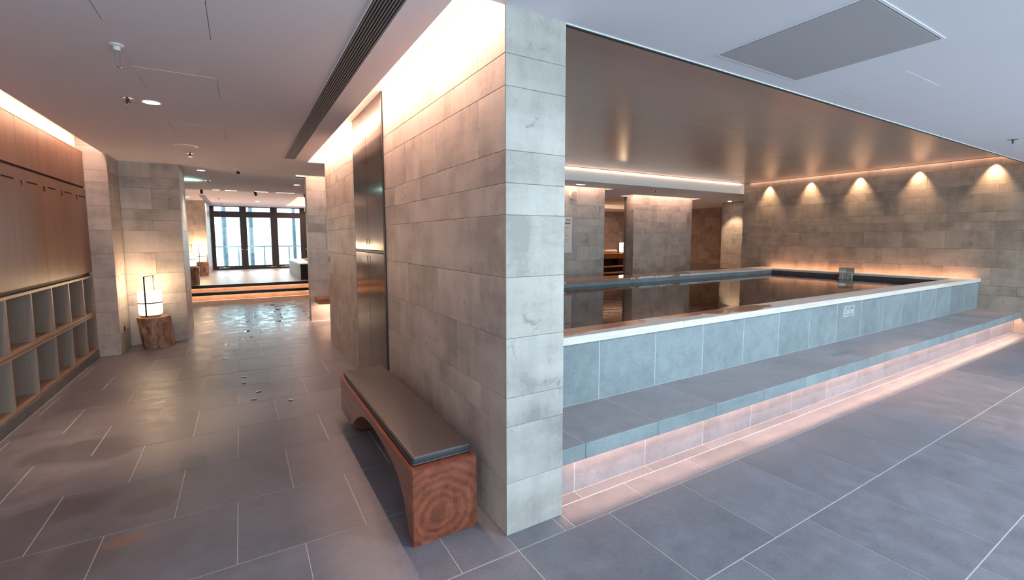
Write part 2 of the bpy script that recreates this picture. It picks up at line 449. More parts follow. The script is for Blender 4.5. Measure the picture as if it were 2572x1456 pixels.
def piece(name, size, mat, loc, parent):
    """one box-shaped piece with chamfered rim, mesh shared between alike pieces; loc = its min corner"""
    key = (name, tuple(round(s, 3) for s in size), mat.name)
    me = _cache.get(key)
    if me is None:
        bm = bmesh.new(); bm_box(bm, 0, size[0], 0, size[1], 0, size[2])
        c = .003 if name == 'nosing_tile' else min(.0015, min(size) * .3)
        bmesh.ops.bevel(bm, geom=list(bm.edges), offset=c, segments=1, affect='EDGES')
        bmesh.ops.recalc_face_normals(bm, faces=bm.faces)
        me = bpy.data.meshes.new(name); bm.to_mesh(me); bm.free(); me.materials.append(mat); _cache[key] = me
    o = bpy.data.objects.new(name, me); COL.objects.link(o); o.location = loc; o.parent = parent
    return o
COURSES = [0, .272, .565, .712, 1.01, 1.31, 1.61, 1.76, 1.912, 2.205, 2.35, 2.64, 2.734]
def clad(parent, axis, plane, sign, a0, a1, z0=0, z1=2.734, mat=None, phase=.0, pitch=.598, depth=.012, skip=None, gap=.0018, courses=COURSES):
    """tiles on a vertical face. axis 'y': face x=plane running along y, sign = outward normal direction"""
    mat = mat or M_TILE
    for ci in range(len(courses) - 1):
        lo, hi = max(z0, courses[ci]), min(z1, courses[ci + 1])
        if hi - lo < .012: continue
        ph = phase + (pitch / 2 if ci % 2 else 0)
        k = math.floor((a0 - ph) / pitch); edges = []
        while True:
            e = ph + k * pitch
            if e >= a1 - .02: break
            if e > a0 + .02: edges.append(e)
            k += 1
        edges = [a0] + edges + [a1]
        for s, t in zip(edges, edges[1:]):
            segs = [(s, t)]
            if skip:
                for (u0, u1) in skip:
                    ns = []
                    for (p, q) in segs:
                        if u1 <= p or u0 >= q: ns.append((p, q))
                        else:
                            if p < u0: ns.append((p, u0))
                            if q > u1: ns.append((u1, q))
                    segs = ns
            for (p, q) in segs:
                if q - p < .015: continue
                L = q - p - gap; Hh = hi - lo - gap
                d0 = plane - depth if sign < 0 else plane
                d0 = plane if sign < 0 else plane - depth
                if axis == 'y': piece('tile', (depth, L, Hh), mat, (d0, p + gap / 2, lo + gap / 2), parent)
                else: piece('tile', (L, depth, Hh), mat, (p + gap / 2, d0, lo + gap / 2), parent)

# ------------------------------------------------------------------ floor
floor = boxes('floor', [(-1.9, 14.8, -3.9, 20.0, -.12, -.0020)], M_GROUT_F); tag(floor, kind='structure')
PX, PY, Y0, GAP = .582, .588, -.01, .0042
def floor_row(k, x0, x1, ymin=-9, ymax=99, off=None):
    ylo, yhi = max(Y0 + k * PY, ymin), min(Y0 + (k + 1) * PY, ymax)
    ph = .21 if k % 2 else -.078
    e = [x0]; j = math.floor((x0 - ph) / PX)
    while ph + j * PX < x1 - .03:
        if ph + j * PX > x0 + .03: e.append(ph + j * PX)
        j += 1
    e.append(x1)
    for s, t in zip(e, e[1:]):
        piece('tile', (t - s - GAP, yhi - ylo - GAP, .02), M_FLOOR, (s + GAP / 2, ylo + GAP / 2, -.02), floor)
for k in range(-2, 23):
    y = Y0 + k * PY
    if k < 3: floor_row(k, -1.0 if k < 1 else -1.58, 10.44)
    elif k == 3:
        floor_row(k, -1.58, 1.089, ymax=2.342); floor_row(k, 1.0875, 1.4355, ymax=1.874); floor_row(k, 1.4355, 10.44, ymax=1.935)
    elif k < 12: floor_row(k, -1.59, 1.0885)
    elif k < 15: floor_row(k, (-1.6, -1.395, -.712)[k - 12], 3.9 if k > 11 else 1.07)
    else: floor_row(k, -1.48, 1.05 if k < 16 else 3.9, ymax=13.06)
# lower gutter strip in front of the kick wall
for i in range(16):
    a = 1.637 + .592 * (i - 1) ; a0 = max(a, 1.45); a1 = min(a + .592, 10.44)
    if a1 - a0 > .05: piece('gutter_tile', (a1 - a0 - .003, .078, .016), M_FLOOR, (a0 + .0015, 1.939, -.0165), floor)

# ------------------------------------------------------------------ walls
def wall_core(name, bxs, kind='structure'):
    o = boxes(name, bxs, M_GROUT_W); tag(o, kind=kind); return o
# centre wall between corridor and pool
wc = wall_core('wall_center', [(1.090, 1.434, 1.876, 6.995, -.003, 2.80)])
clad(wc, 'y', 1.087, -1, 1.874, 7.0, phase=2.153, skip=[(3.94, 5.11)])
clad(wc, 'x', 1.872, -1, 1.087, 1.437, phase=1.087, pitch=2)
clad(wc, 'y', 1.437, 1, 1.874, 2.43, phase=1.9, pitch=1.2)
boxes('corner_trim', [(1.0845, 1.0875, 1.8695, 1.8725, 0, 2.734)], M_GROUT_W, wc)
# metal cabinet set flush in the centre wall
cab = empty('steel_cabinet', (1.09, 4.525, 0)); tag(cab, 'tall dark bronze steel cabinet with four doors set flush in the stone wall', 'cabinet')
def at(o, lst):  # convert absolute boxes to the thing's own frame
    x, y, z = o.location; return [(a - x, b - x, c - y, d - y, e - z, f - z) for a, b, c, d, e, f in lst]
boxes('frame', at(cab, [(1.078, 1.094, 3.945, 3.965, 0.0, 2.745), (1.078, 1.094, 5.085, 5.105, 0, 2.745), (1.078, 1.094, 3.965, 5.085, 2.725, 2.745), (1.080, 1.094, 3.965, 5.085, 1.365, 1.385), (1.09, 1.094, 3.965, 5.085, 0.0, 2.745)]), M_BLACK, cab)
for (a, b) in ((3.970, 4.522), (4.530, 5.082)):
    for (c, d) in ((.02, 1.360), (1.390, 2.722)):
        dr = boxes('door', at(cab, [(1.0765, 1.0885, a, b, c, d)]), M_STEEL, cab, bevel=.001)
        yh = b - .05 if a < 4.2 else a + .05
        zc = 1.30 if c < 1 else 1.47
        boxes('finger_pull', at(cab, [(1.075, 1.0768, yh - .012, yh + .012, zc - .03, zc + .03)]), M_BLACK, dr)
# switch plate on the end of the centre wall
sw = boxes('switch_plate', [(1.068, 1.0745, 6.805, 6.845, 1.165, 1.245)], M_BLACK, bevel=.002); tag(sw, 'small black switch plate on the stone wall beyond the steel cabinet', 'switch')

# left wall: lockers over open shoe cubbies
wl = boxes('wall_left', [(-2.05, -2.0, -3.8, 7.56, -.003, 2.80)], M_WHITE); tag(wl, kind='structure')
up = empty('upper_wood_panelling', (-1.6, 5.0, 2.12)); tag(up, 'oak veneer wall panelling under the lit ceiling cove', 'panelling', kind='structure')
MOD = .513; Y_M = 5.575
mods = [Y_M + MOD * k for k in range(-9, 5)]
for s in mods:
    e = min(s + MOD, 7.545)
    if e - s > .05: piece('panel', (.018, e - s - .0015, .420), M_OAK, (-.018, s - 5.0, .010), up)
boxes('groove', [(-.35, -.02, .98 - 5, 7.545 - 5, -.018, .012)], M_DARKWOOD, up)
boxes('top_edge', [(-.02, .003, .98 - 5, 7.545 - 5, .430, .438)], M_LEDGE, up)
lk = empty('locker_bank', (-1.6, 5.0, 1.08)); tag(lk, 'bank of oak lockers with slot pulls and numbered doors above the cubbies', 'lockers')
boxes('body', [(-.38, -.0225, .98 - 5, 7.545 - 5, 0, 1.03)], M_OAK, lk)
num = 12
def textobj(s, size, mat, parent, loc, rot, name='number', ext=.0008, align='CENTER', sx=1):
    c = bpy.data.curves.new(name, 'FONT'); c.body = s; c.size = size; c.extrude = ext; c.align_x = align; c.align_y = 'CENTER'
    c.materials.append(mat)
    t = bpy.data.objects.new(name, c); COL.objects.link(t); dg = bpy.context.evaluated_depsgraph_get(); dg.update()
    me = bpy.data.meshes.new_from_object(t.evaluated_get(dg)); me.name = name; bpy.data.objects.remove(t)
    o = bpy.data.objects.new(name, me); COL.objects.link(o); o.parent = parent; o.location = loc; o.rotation_euler = rot; o.scale = (sx, 1, 1)
    return o
for i, s in enumerate(reversed(mods[:-1])):
    n_ = 12 - i
    e = min(s + MOD, 7.545)
    if e - s < .2: continue
    d = boxes('door', [(-.022, 0, s - 5 + .0002, e - 5 - .0002, .012, 1.025)], M_OAK, lk)
    tag(d, 'oak locker door numbered %d' % n_ if n_ > 8 else None)
    if n_ > 8: d['label'] = 'oak locker door numbered %d' % n_
    boxes('slot_pull', [(-.001, .0012, s - 5 + .153, s - 5 + .153 + .236, .919, .931)], M_NUMBER, d)
    if n_ > 0: textobj(str(n_), .075, M_NUMBER, d, (.0012, s - 5 + .032 + (.02 if n_ > 9 else 0), .90), (PI / 2, 0, PI / 2), sx=.82)
    bm = bmesh.new(); bm_tube(bm, [(0, s - 5 + .375, .13), (.004, s - 5 + .375, .13)], .006, 10); obj('lock', bm, M_CHROME, d)
def cubby(z0, z1, label):
    c = empty('cubby_shelf', (-1.6, 5.0, z0)); tag(c, label, 'shelf', 'open shoe cubbies under the lockers')
    t = .024; H = z1 - z0; ys = [Y_M + MOD * k for k in range(-9, 4)] + [7.545]
    boxes('bottom_board', [(-.36, 0, ys[0] - 5, ys[-1] - 5, 0, t)], M_OAK_H, c)
    boxes('top_board', [(-.36, 0, ys[0] - 5, ys[-1] - 5, H - t, H)], M_OAK_H, c)
    boxes('back_panel', [(-.37, -.358, ys[0] - 5, ys[-1] - 5, t, H - t)], M_OAK_G, c)
    for yy in ys:
        a = max(ys[0], yy - t / 2); b = min(ys[-1], yy + t / 2)
        piece('divider', (.357, max(b - a, t * .6), H - 2 * t), M_OAK_G, (-.357, a - 5, t), c)
        piece('edge_strip', (.003, max(b - a, t * .6), H - 2 * t), M_OAK_H, (-.001, a - 5, t), c)
    return c
cubby(.100, .560, 'lower row of open oak shoe cubbies just above the plinth')
cubby(.566, 1.045, 'upper row of open oak shoe cubbies right under the lockers')
bs = boxes('baseboard_left', [(-1.97, -1.605, .98, 7.545, -.003, .098)], M_SKIRT); tag(bs, kind='structure')
boxes('groove', [(-.36, -.03, -4.0, 2.545, 1.045 - .0, 1.082)], M_DARKWOOD, bs).location = (-1.6 + .0, 5.0, 0)
for i in range(11):
    piece('plinth_tile', (.012, .58, .094), M_SKIRT, (-1.606, 1.15 + .582 * i, .002), bs)

# stone piers on the left with the lamp niche
p1 = wall_core('column', [(-2.0, -1.393, 7.572, 8.16, -.003, 2.80)])
clad(p1, 'x', 7.560, -1, -1.67, -1.38, phase=-1.67, pitch=2)
clad(p1, 'y', -1.380, 1, 7.560, 8.148, phase=7.1, pitch=1.2)
tag(p1, 'narrow stone clad pier ending the locker wall', 'pier')
p2 = wall_core('column', [(-2.0, -.722, 8.160, 8.99, -.003, 2.80)])
clad(p2, 'x', 8.148, -1, -1.380, -.71, phase=-1.366 + .33, pitch=.66)
clad(p2, 'y', -.710, 1, 8.148, 9.0, phase=8.0)
tag(p2, 'wider stone clad pier standing behind the glowing lantern', 'pier')
wll = wall_core('wall_far_left', [(-1.9, -1.512, 9.0, 17.0, -.003, 2.80)])
clad(wll, 'y', -1.5, 1, 9.0, 17.05, phase=9.1)
boxes('socket_frame', [(-1.499, -1.493, 16.2, 16.5, 1.15, 1.45)], M_BLACK, wll)
p3 = wall_core('column', [(-1.9, -.882, 17.062, 19.75, .0, 2.80)]); tag(p3, 'stone clad pier beside the far glass doors', 'pier')
clad(p3, 'x', 17.05, -1, -1.5, -.87, z0=.36, phase=-1.2)
clad(p3, 'y', -.870, 1, 17.05, 19.7, z0=.36, phase=17.1)
# right-hand column past the centre wall, with floating ledge
p4 = wall_core('column', [(1.072, 3.98, 8.912, 9.12, -.003, 2.80)]); tag(p4, 'stone clad pier beyond the end of the centre wall', 'pier')
clad(p4, 'x', 8.900, -1, 1.06, 3.98, phase=1.06)
clad(p4, 'y', 1.060, -1, 8.900, 9.13, phase=8.9, pitch=2)
ld = boxes('floating_bench', [(1.13, 3.2, 8.45, 8.899, .35, .44)], M_LEDGE, bevel=.003); tag(ld, 'thick orange brown wooden bench ledge with light beneath it', 'bench')
wr2 = wall_core('wall_far_right', [(3.98, 4.2, 8.9, 19.75, -.003, 2.80)])
# columns beyond the pool
pa = wall_core('column', [(4.2, 6.993, 7.692, 9.2, -.003, 2.80)]); tag(pa, 'broad stone clad column carrying the white notice', 'column')
clad(pa, 'x', 7.680, -1, 4.19, 7.005, phase=4.4, z0=.565, pitch=.61)
clad(pa, 'y', 7.005, 1, 7.680, 9.2, phase=7.8, z0=.565)
pb = wall_core('column', [(8.662, 10.90, 8.412, 8.75, -.003, 2.80)]); tag(pb, 'bluish stone clad column in the middle beyond the pool', 'column')
clad(pb, 'x', 8.400, -1, 8.65, 10.912, phase=8.9, z0=.565)
clad(pb, 'y', 8.650, -1, 8.400, 8.66, phase=8.3, z0=.565, pitch=2)
# right wall over the pool
wr = wall_core('wall_right', [(10.463, 10.8, -3.7, 6.595, -.003, 2.84)])
CR = COURSES[:-1] + [2.83]
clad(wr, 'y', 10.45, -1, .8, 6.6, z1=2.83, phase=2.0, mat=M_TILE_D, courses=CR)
# far walls behind the pool hall
wf = wall_core('wall_far', [(12.662, 12.9, 6.0, 8.66, -.003, 2.7), (12.662, 14.8, 8.4, 8.66, -.003, 2.7), (14.512, 14.8, 8.6, 14.2, -.003, 2.7), (4.2, 14.8, 14.012, 14.3, -.003, 2.9), (10.8, 12.7, 5.9, 6.2, -.003, 2.7)])
clad(wf, 'y', 12.65, -1, 6.6, 8.66, z0=.565, z1=2.64, phase=6.8, mat=M_TILE)
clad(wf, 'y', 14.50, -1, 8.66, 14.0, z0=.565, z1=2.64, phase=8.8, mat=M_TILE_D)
clad(wf, 'x', 14.00, -1, 8.0, 14.5, z0=.9, z1=2.64, phase=8.2)
# glazed wall behind the camera (never in view, it lets the daylight in)
wb = boxes('wall_back', [(-2.0, 10.8, -3.7, -3.6, -.003, .30), (-2.0, 10.8, -3.7, -3.6, 2.40, 2.80), (-2.0, -1.4, -3.7, -3.6, .3, 2.4), (10.2, 10.8, -3.7, -3.6, .3, 2.4)] +
           [(x - .04, x + .04, -3.7, -3.6, .3, 2.4) for x in (.5, 2.4, 4.3, 6.2, 8.1)], M_FRAME); tag(wb, kind='structure')

# ------------------------------------------------------------------ ceiling
def slab(name, X0, X1, Y0_, Y1_, z, holes, mat, th=.03):
    xs = sorted({X0, X1, *[h[0] for h in holes], *[h[1] for h in holes]}); ys = sorted({Y0_, Y1_, *[h[2] for h in holes], *[h[3] for h in holes]})
    xs = [x for x in xs if X0 <= x <= X1]; ys = [y for y in ys if Y0_ <= y <= Y1_]
    bm = bmesh.new(); V = {}; solid = {}
    for i in range(len(xs) - 1):
        for j in range(len(ys) - 1):
            mx, my = (xs[i] + xs[i + 1]) / 2, (ys[j] + ys[j + 1]) / 2
            solid[i, j] = not any(h[0] < mx < h[1] and h[2] < my < h[3] for h in holes)
    def v(i, j, k):
        if (i, j, k) not in V: V[i, j, k] = bm.verts.new((xs[i], ys[j], z + k * th))
        return V[i, j, k]
    for (i, j), s in solid.items():
        if not s: continue
        bm.faces.new((v(i, j, 0), v(i, j + 1, 0), v(i + 1, j + 1, 0), v(i + 1, j, 0)))
        bm.faces.new((v(i, j, 1), v(i + 1, j, 1), v(i + 1, j + 1, 1), v(i, j + 1, 1)))
        for (di, dj, a, b) in ((-1, 0, (i, j), (i, j + 1)), (1, 0, (i + 1, j), (i + 1, j + 1)), (0, -1, (i, j), (i + 1, j)), (0, 1, (i, j + 1), (i + 1, j + 1))):
            if not solid.get((i + di, j + dj), False):
                bm.faces.new((v(*a, 0), v(*b, 0), v(*b, 1), v(*a, 1)))
    return obj(name, bm, mat)
slots = [(-1.62, -1.41, -3.6, 7.566), (.868, 1.431, 1.878, 7.0), (1.431, 10.456, 1.878, 6.61), (.87, 3.9, 8.5, 8.906), (.87, 1.066, 8.906, 9.05),
         (1.5, 7.06, 7.47, 7.686), (6.999, 7.06, 7.686, 8.6), (8.39, 10.93, 8.15, 8.406), (8.39, 8.656, 8.406, 8.62), (9.0, 12.6, 11.0, 12.4), (-1.62, 3.98, 12.05, 14.2)]
ce = slab('ceiling', -1.62, 14.6, -3.7, 14.2, CE, slots, M_CEIL, .025); tag(ce, kind='structure')
# cove trays above the slots
def tray(x0, x1, y0, y1, zt=2.735, ex=.10, sides='wens'):
    X0 = x0 - (ex if 'w' in sides else 0); X1 = x1 + (ex if 'e' in sides else 0)
    Y0_ = y0 - (ex if 's' in sides else 0); Y1_ = y1 + (ex if 'n' in sides else 0)
    l = [(X0, X1, Y0_, Y1_, zt, zt + .015)]
    z0 = CE + .025
    l.append((X0 - .01, X0, Y0_, Y1_, z0, zt)); l.append((X1, X1 + .01, Y0_, Y1_, z0, zt))
    l.append((X0, X1, Y0_ - .01, Y0_, z0, zt)); l.append((X0, X1, Y1_, Y1_ + .01, z0, zt))
    return l
L_ = []
L_ += tray(-1.66, -1.41, -3.6, 7.58, sides='e')
L_ += tray(.868, 1.10, 1.876, 7.003, sides='w')
L_ += tray(.87, 3.9, 8.5, 8.915, sides='s')
L_ += tray(1.5, 7.06, 7.47, 7.695, sides='se')
L_ += tray(8.39, 10.93, 8.15, 8.415, sides='swe')
L_ += tray(9.0, 12.6, 11.0, 12.4, zt=2.74, sides='swen')
tr = boxes('ceiling_cove', L_, M_WHITE, ce)
# roof over everything
rf = boxes('ceiling_upper', [(-2.1, 15, -3.8, 20.0, 3.10, 3.14), (-2.1, 15, -3.8, -3.7, 2.5, 3.1), (-2.1, -2.0, -3.8, 20, 2.75, 3.1), (14.6, 14.8, -3.8, 20, 2.6, 3.1), (4.2, 14.8, 14.2, 14.4, 2.6, 3.1)], M_WHITE); tag(rf, kind='structure')
# bulkhead across the far side of the pool and lip of the near side
bk = boxes('trim_1', [(1.437, 10.45, 6.60, 6.63, 2.54, 2.90), (1.437, 10.45, 6.45, 6.60, 2.88, 2.90), (1.437, 10.45, 6.44, 6.45, 2.79, 2.90)], M_WHITE); tag(bk, kind='structure')
lp = boxes('trim_2', [(1.437, 10.45, 1.874, 1.880, 2.555, 2.80)], M_WHITE); tag(lp, kind='structure')
lt = boxes('trim_3', [(1.437, 10.45, 1.880, 1.888, 2.548, 2.560), (1.437, 10.40, 6.536, 6.545, 2.770, 2.792), (10.385, 10.395, 1.888, 6.54, 2.770, 2.792)], M_BLACK); tag(lt, kind='structure')
tp = boxes('trim_4', [(10.385, 10.47, 1.88, 6.6, 2.865, 2.88), (10.375, 10.385, 1.88, 6.6, 2.79, 2.88)], M_WHITE); tag(tp, kind='structure')
mc = empty('bronze_ceiling', (5.9, 4.2, 2.775)); tag(mc, 'brushed bronze metal ceiling panels hanging over the pool', 'ceiling', kind='structure')
xs = [1.44, 2.95, 4.45, 5.95, 7.45, 8.95, 10.385]; ysm = [1.888, 3.44, 4.99, 6.536]
for a, b in zip(xs, xs[1:]):
    for c, d in zip(ysm, ysm[1:]):
        piece('panel', (b - a - .002, d - c - .002, .012), M_METAL, (a - 5.9 + .001, c - 4.2 + .001, 0), mc)

# deck ceiling, coffer and fascia
dc = slab('ceiling_deck', -1.62, 4.0, 12.05, 19.75, 2.68, [(1.5, 3.6, 14.5, 18.55)], M_CEIL, .03); tag(dc, kind='structure')
boxes('coffer_lining', [(1.45, 3.65, 14.45, 14.5, 2.71, 2.98), (1.45, 3.65, 18.55, 18.6, 2.71, 2.98), (1.45, 1.5, 14.5, 18.55, 2.71, 2.98), (3.6, 3.65, 14.5, 18.55, 2.71, 2.98), (1.45, 3.65, 14.45, 18.6, 2.98, 3.0)], M_WHITE, dc)
fs = boxes('trim_5', [(-1.5, 3.98, 12.04, 12.06, 2.56, 2.72)], M_CEIL); tag(fs, kind='structure')

# ------------------------------------------------------------------ ceiling fittings
dif = empty('linear_diffuser', (.622, 4.0, CE)); tag(dif, 'long black slatted air diffuser slot running along the corridor ceiling', 'air vent')
boxes('backing', [(-.066, .066, -3.0, 2.79, -.0020, -.0002)], M_BLACK, dif)
boxes('frame', [(-.070, -.064, -3.0, 2.80, -.010, 0), (.064, .070, -3.0, 2.80, -.010, 0), (-.070, .070, 2.79, 2.80, -.010, 0)], M_CEIL, dif)
M_SLAT = plain('grey_slat', (.30, .28, .30), .45)
for i in range(9):
    x = -.0575 + i * .0142
    piece('slat', (.0052, 5.79, .009), M_SLAT, (x, -3.0, -.010), dif)
def hatch(x0, x1, y0, y1, label):
    h = boxes('ceiling_hatch', [(0, x1 - x0, 0, y1 - y0, -.0012, 0)], M_CEIL); h.location = (x0, y0, CE)
    tag(h, label, 'hatch', 'flush access hatches in the corridor ceiling')
    boxes('seam', [(-.003, .0, 0, y1 - y0, -.0006, 0), (x1 - x0, x1 - x0 + .003, 0, y1 - y0, -.0006, 0)], M_BLACK, h)
hatch(-.522, -.083, 2.53, 3.0, 'flush ceiling hatch nearest the camera, above the pipe stub')
hatch(-.513, -.080, 3.69, 4.22, 'flush ceiling hatch between the pipe stub and the round downlight')
hatch(-.50, -.072, 5.24, 5.85, 'flush ceiling hatch beyond the round downlight')
ap = empty('access_panel', (2.855, 1.36, CE)); tag(ap, 'large square mauve ceiling access panel with recessed rim, right of the corner pillar', 'access panel')
boxes('frame', [(-.43, .43, -.385, -.372, -.004, 0), (-.43, .43, .372, .385, -.004, 0), (-.43, -.417, -.372, .372, -.004, 0), (.417, .43, -.372, .372, -.004, 0)], M_CEIL, ap)
boxes('seam', [(-.417, .417, -.372, .372, -.0012, 0)], M_BLACK, ap)
boxes('panel', [(-.411, .411, -.366, .366, -.005, -.0012)], plain('panel_paint', (.50, .45, .47), .7, var=.01), ap)
h2 = boxes('ceiling_hatch', [(0, .56, 0, .42, -.0012, 0)], M_CEIL); h2.location = (3.72, 1.28, CE); tag(h2, 'faint flush ceiling hatch right of the large access panel', 'hatch')
boxes('seam', [(0, .56, .42, .4225, -.0006, 0), (.56, .5625, 0, .42, -.0006, 0)], M_SLAT, h2)

dl = empty('downlight', (-.539, 4.567, CE)); tag(dl, 'round recessed downlight glowing in the corridor ceiling beside the sprinkler', 'light', 'recessed ceiling downlights')
bm = bmesh.new(); bm_lathe(bm, [(.066, 0), (.066, -.004), (.058, -.006), (.054, -.003)], 32); obj('trim_ring', bm, M_WHITE_P, dl, smooth=True)
bm = bmesh.new(); bm_lathe(bm, [(.052, -.0025), (.050, -.0055)], 32); obj('lens', bm, M_GLOW, dl)
copy_thing(dl, (-.462, 8.638, CE), 'round recessed downlight past the stone pier with the lantern')
g_ = copy_thing(dl, (-.73, 10.13, CE), 'greenish glowing downlight at the far end of the corridor ceiling')
for c in g_.children:
    if c.name.startswith('lens'):
        c.data = c.data.copy(); c.data.materials.clear(); c.data.materials.append(M_GLOWG)
area((-.78, 10.13, 2.48), .25, .12, 4, (.45, 1, .8), (-.2, 0, 1))
copy_thing(dl, (12.33, 8.21, CE), 'small downlight beyond the pool close to the lit far wall')
copy_thing(dl, (1.03, 10.04, CE), 'small downlight near the cove of the far stone pier')
d6 = copy_thing(dl, (.54, 16.66, 2.68), 'small downlight over the raised deck before the glass doors')
copy_thing(dl, (-1.12, 18.07, 2.68), 'tiny downlight in the deck ceiling close to the glass door pier')
copy_thing(dl, (-1.21, 15.9, 2.68), 'tiny downlight in the deck ceiling above the two lanterns')
rd = empty('slot_downlight', (5.884, 7.15, CE)); tag(rd, 'small rectangular ceiling light before the notice column', 'light')
boxes('lens', [(-.09, .09, -.02, .02, -.004, 0)], M_GLOW, rd); boxes('trim_ring', [(-.1, .1, -.03, -.02, -.005, 0), (-.1, .1, .02, .03, -.005, 0)], M_WHITE_P, rd)

sp_ = empty('sprinkler', (-.677, 4.531, CE)); tag(sp_, 'chrome ceiling sprinkler with dark rosette beside the downlight', 'sprinkler', 'ceiling sprinklers')
bm = bmesh.new(); bm_lathe(bm, [(.045, 0), (.045, -.003), (.03, -.006), (.018, -.006)], 28); obj('rosette', bm, M_CHROME, sp_, smooth=True)
bm = bmesh.new(); bm_lathe(bm, [(.010, -.004), (.010, -.02), (.006, -.02), (.006, -.040)], 16); bm_tube(bm, [(-.012, 0, -.018), (-.014, 0, -.032), (0, 0, -.045), (.014, 0, -.032), (.012, 0, -.018)], .0025, 8); obj('frame', bm, M_STEEL, sp_)
bm = bmesh.new(); bm_lathe(bm, [(.020, -.045), (.022, -.048)], 20); obj('deflector', bm, M_CHROME, sp_)
for x, y, z, l in ((-.478, 6.995, CE, 'small ceiling sprinkler just beyond the round speaker'), (-.446, 10.1, CE, 'small ceiling sprinkler beside the greenish downlight'),
                (7.28, 1.53, CE, 'dark ceiling sprinkler at the right edge of the view'), (8.08, 7.2, CE, 'ceiling sprinkler between the two columns beyond the pool'),
                (-.46, 15.85, 2.68, 'tiny sprinkler in the deck ceiling nearer the corridor'), (-.46, 17.9, 2.68, 'tiny sprinkler in the deck ceiling nearer the glass doors')):
    copy_thing(sp_, (x, y, z), l)
st = empty('pipe_stub', (-.528, 3.337, CE)); tag(st, 'short metal pipe stub with white collar hanging from the corridor ceiling', 'pipe')
bm = bmesh.new(); bm_lathe(bm, [(.034, 0), (.032, -.006), (.016, -.012), (.015, -.032)], 28); obj('collar', bm, M_WHITE_P, st, smooth=True)
bm = bmesh.new(); bm_lathe(bm, [(.0125, -.030), (.0125, -.105), (.014, -.106), (.014, -.118)], 24); obj('pipe', bm, M_CHROME, st, smooth=True)
bm = bmesh.new(); bm_lathe(bm, [(.011, -.1185), (.011, -.1195)], 20); obj('mouth', bm, M_BLACK, st)
for i, (x, y) in enumerate(((-.21, 19.3), (.99, 19.3), (2.2, 19.2))):
    q = copy_thing(st, (x, y, 2.68), 'thin dark rod hanging from the deck ceiling before the ' + ('first', 'second', 'third')[i] + ' glass door from the left'); q.scale = (1, 1, 1.2)
rs = empty('ceiling_speaker', (-.48, 6.486, CE)); tag(rs, 'round flush ceiling speaker with a bright rim over the corridor', 'speaker')
bm = bmesh.new(); bm_lathe(bm, [(.125, 0), (.122, -.004), (.10, -.006), (.095, -.004)], 40); obj('rim', bm, M_WHITE_P, rs, smooth=True)
bm = bmesh.new(); bm_lathe(bm, [(.092, -.004), (.090, -.0055)], 40); obj('grille', bm, M_CEIL, rs)
dm = empty('dome_camera', (.033, 8.208, CE)); tag(dm, 'white dome security camera with black lens on the corridor ceiling', 'camera')
bm = bmesh.new(); bm_lathe(bm, [(.06, 0), (.06, -.012), (.05, -.018)], 28); obj('base', bm, M_WHITE_P, dm, smooth=True)
bm = bmesh.new(); bm_lathe(bm, [(.048, -.016)] + [(.048 * math.cos(t * PI / 2 / 8), -.03 - .045 * math.sin(t * PI / 2 / 8)) for t in range(8)] + [(.004, -.075)], 28); obj('housing', bm, M_WHITE_P, dm, smooth=True)
bm = bmesh.new(); bmesh.ops.create_uvsphere(bm, u_segments=20, v_segments=12, radius=.027); o = obj('lens', bm, M_BLACK, dm, smooth=True); o.location = (-.004, -.026, -.056)
tk = boxes('light_track', [(-1.0, 2.2, 12.58, 12.61, 2.655, 2.679)], M_BLACK); tag(tk, 'thin black lighting track across the deck ceiling edge', 'track')
for i, (x, tilt) in enumerate(((-.69, .0), (.36, .25), (1.44, .3))):
    s = empty('track_spotlight', (x, 12.6, 2.655)); tag(s, ('black track spotlight over the left end of the steps', 'black track spotlight above the middle of the steps', 'black track spotlight close to the far right pier')[i], 'spotlight', 'track spotlights over the steps')
    bm = bmesh.new(); bm_lathe(bm, [(.008, 0), (.008, -.05)], 12); obj('stem', bm, M_BLACK, s)
    bm = bmesh.new(); bm_lathe(bm, [(.028, -.045), (.028, -.14), (.024, -.141)], 20); o = obj('head', bm, M_BLACK, s, smooth=True); o.rotation_euler = (0, -tilt, 0)
for i, (a, b) in enumerate(((-.452, -.327), (-.222, -.0), (.36, .619), (.781, 1.171))):
    s = boxes('slot_glow_bar', [(a, b, -.01, .012, -.003, 0)], M_SLOTGLOW); s.location = (0, 11.95, CE)  # pale glow put into the colour of thin bars along the ceiling edge
    tag(s, ('shortest pale glowing bar at the end of the corridor ceiling', 'pale glowing bar, second from the greenish downlight', 'pale glowing bar, third from the greenish downlight', 'longest pale glowing bar next to the far right pier')[i], 'light', 'glowing bars at the corridor end')
dv = empty('return_air_grille', (-.82, 16.85, 2.6795)); tag(dv, 'long grey air grille in the ceiling over the raised deck', 'air vent')
boxes('backing', [(-.07, .07, -1.9, 1.9, -.002, 0)], M_SLAT, dv)
for i in range(7): piece('slat', (.008, 3.8, .008), M_SLAT, (-.066 + i * .0205, -1.9, -.010), dv)
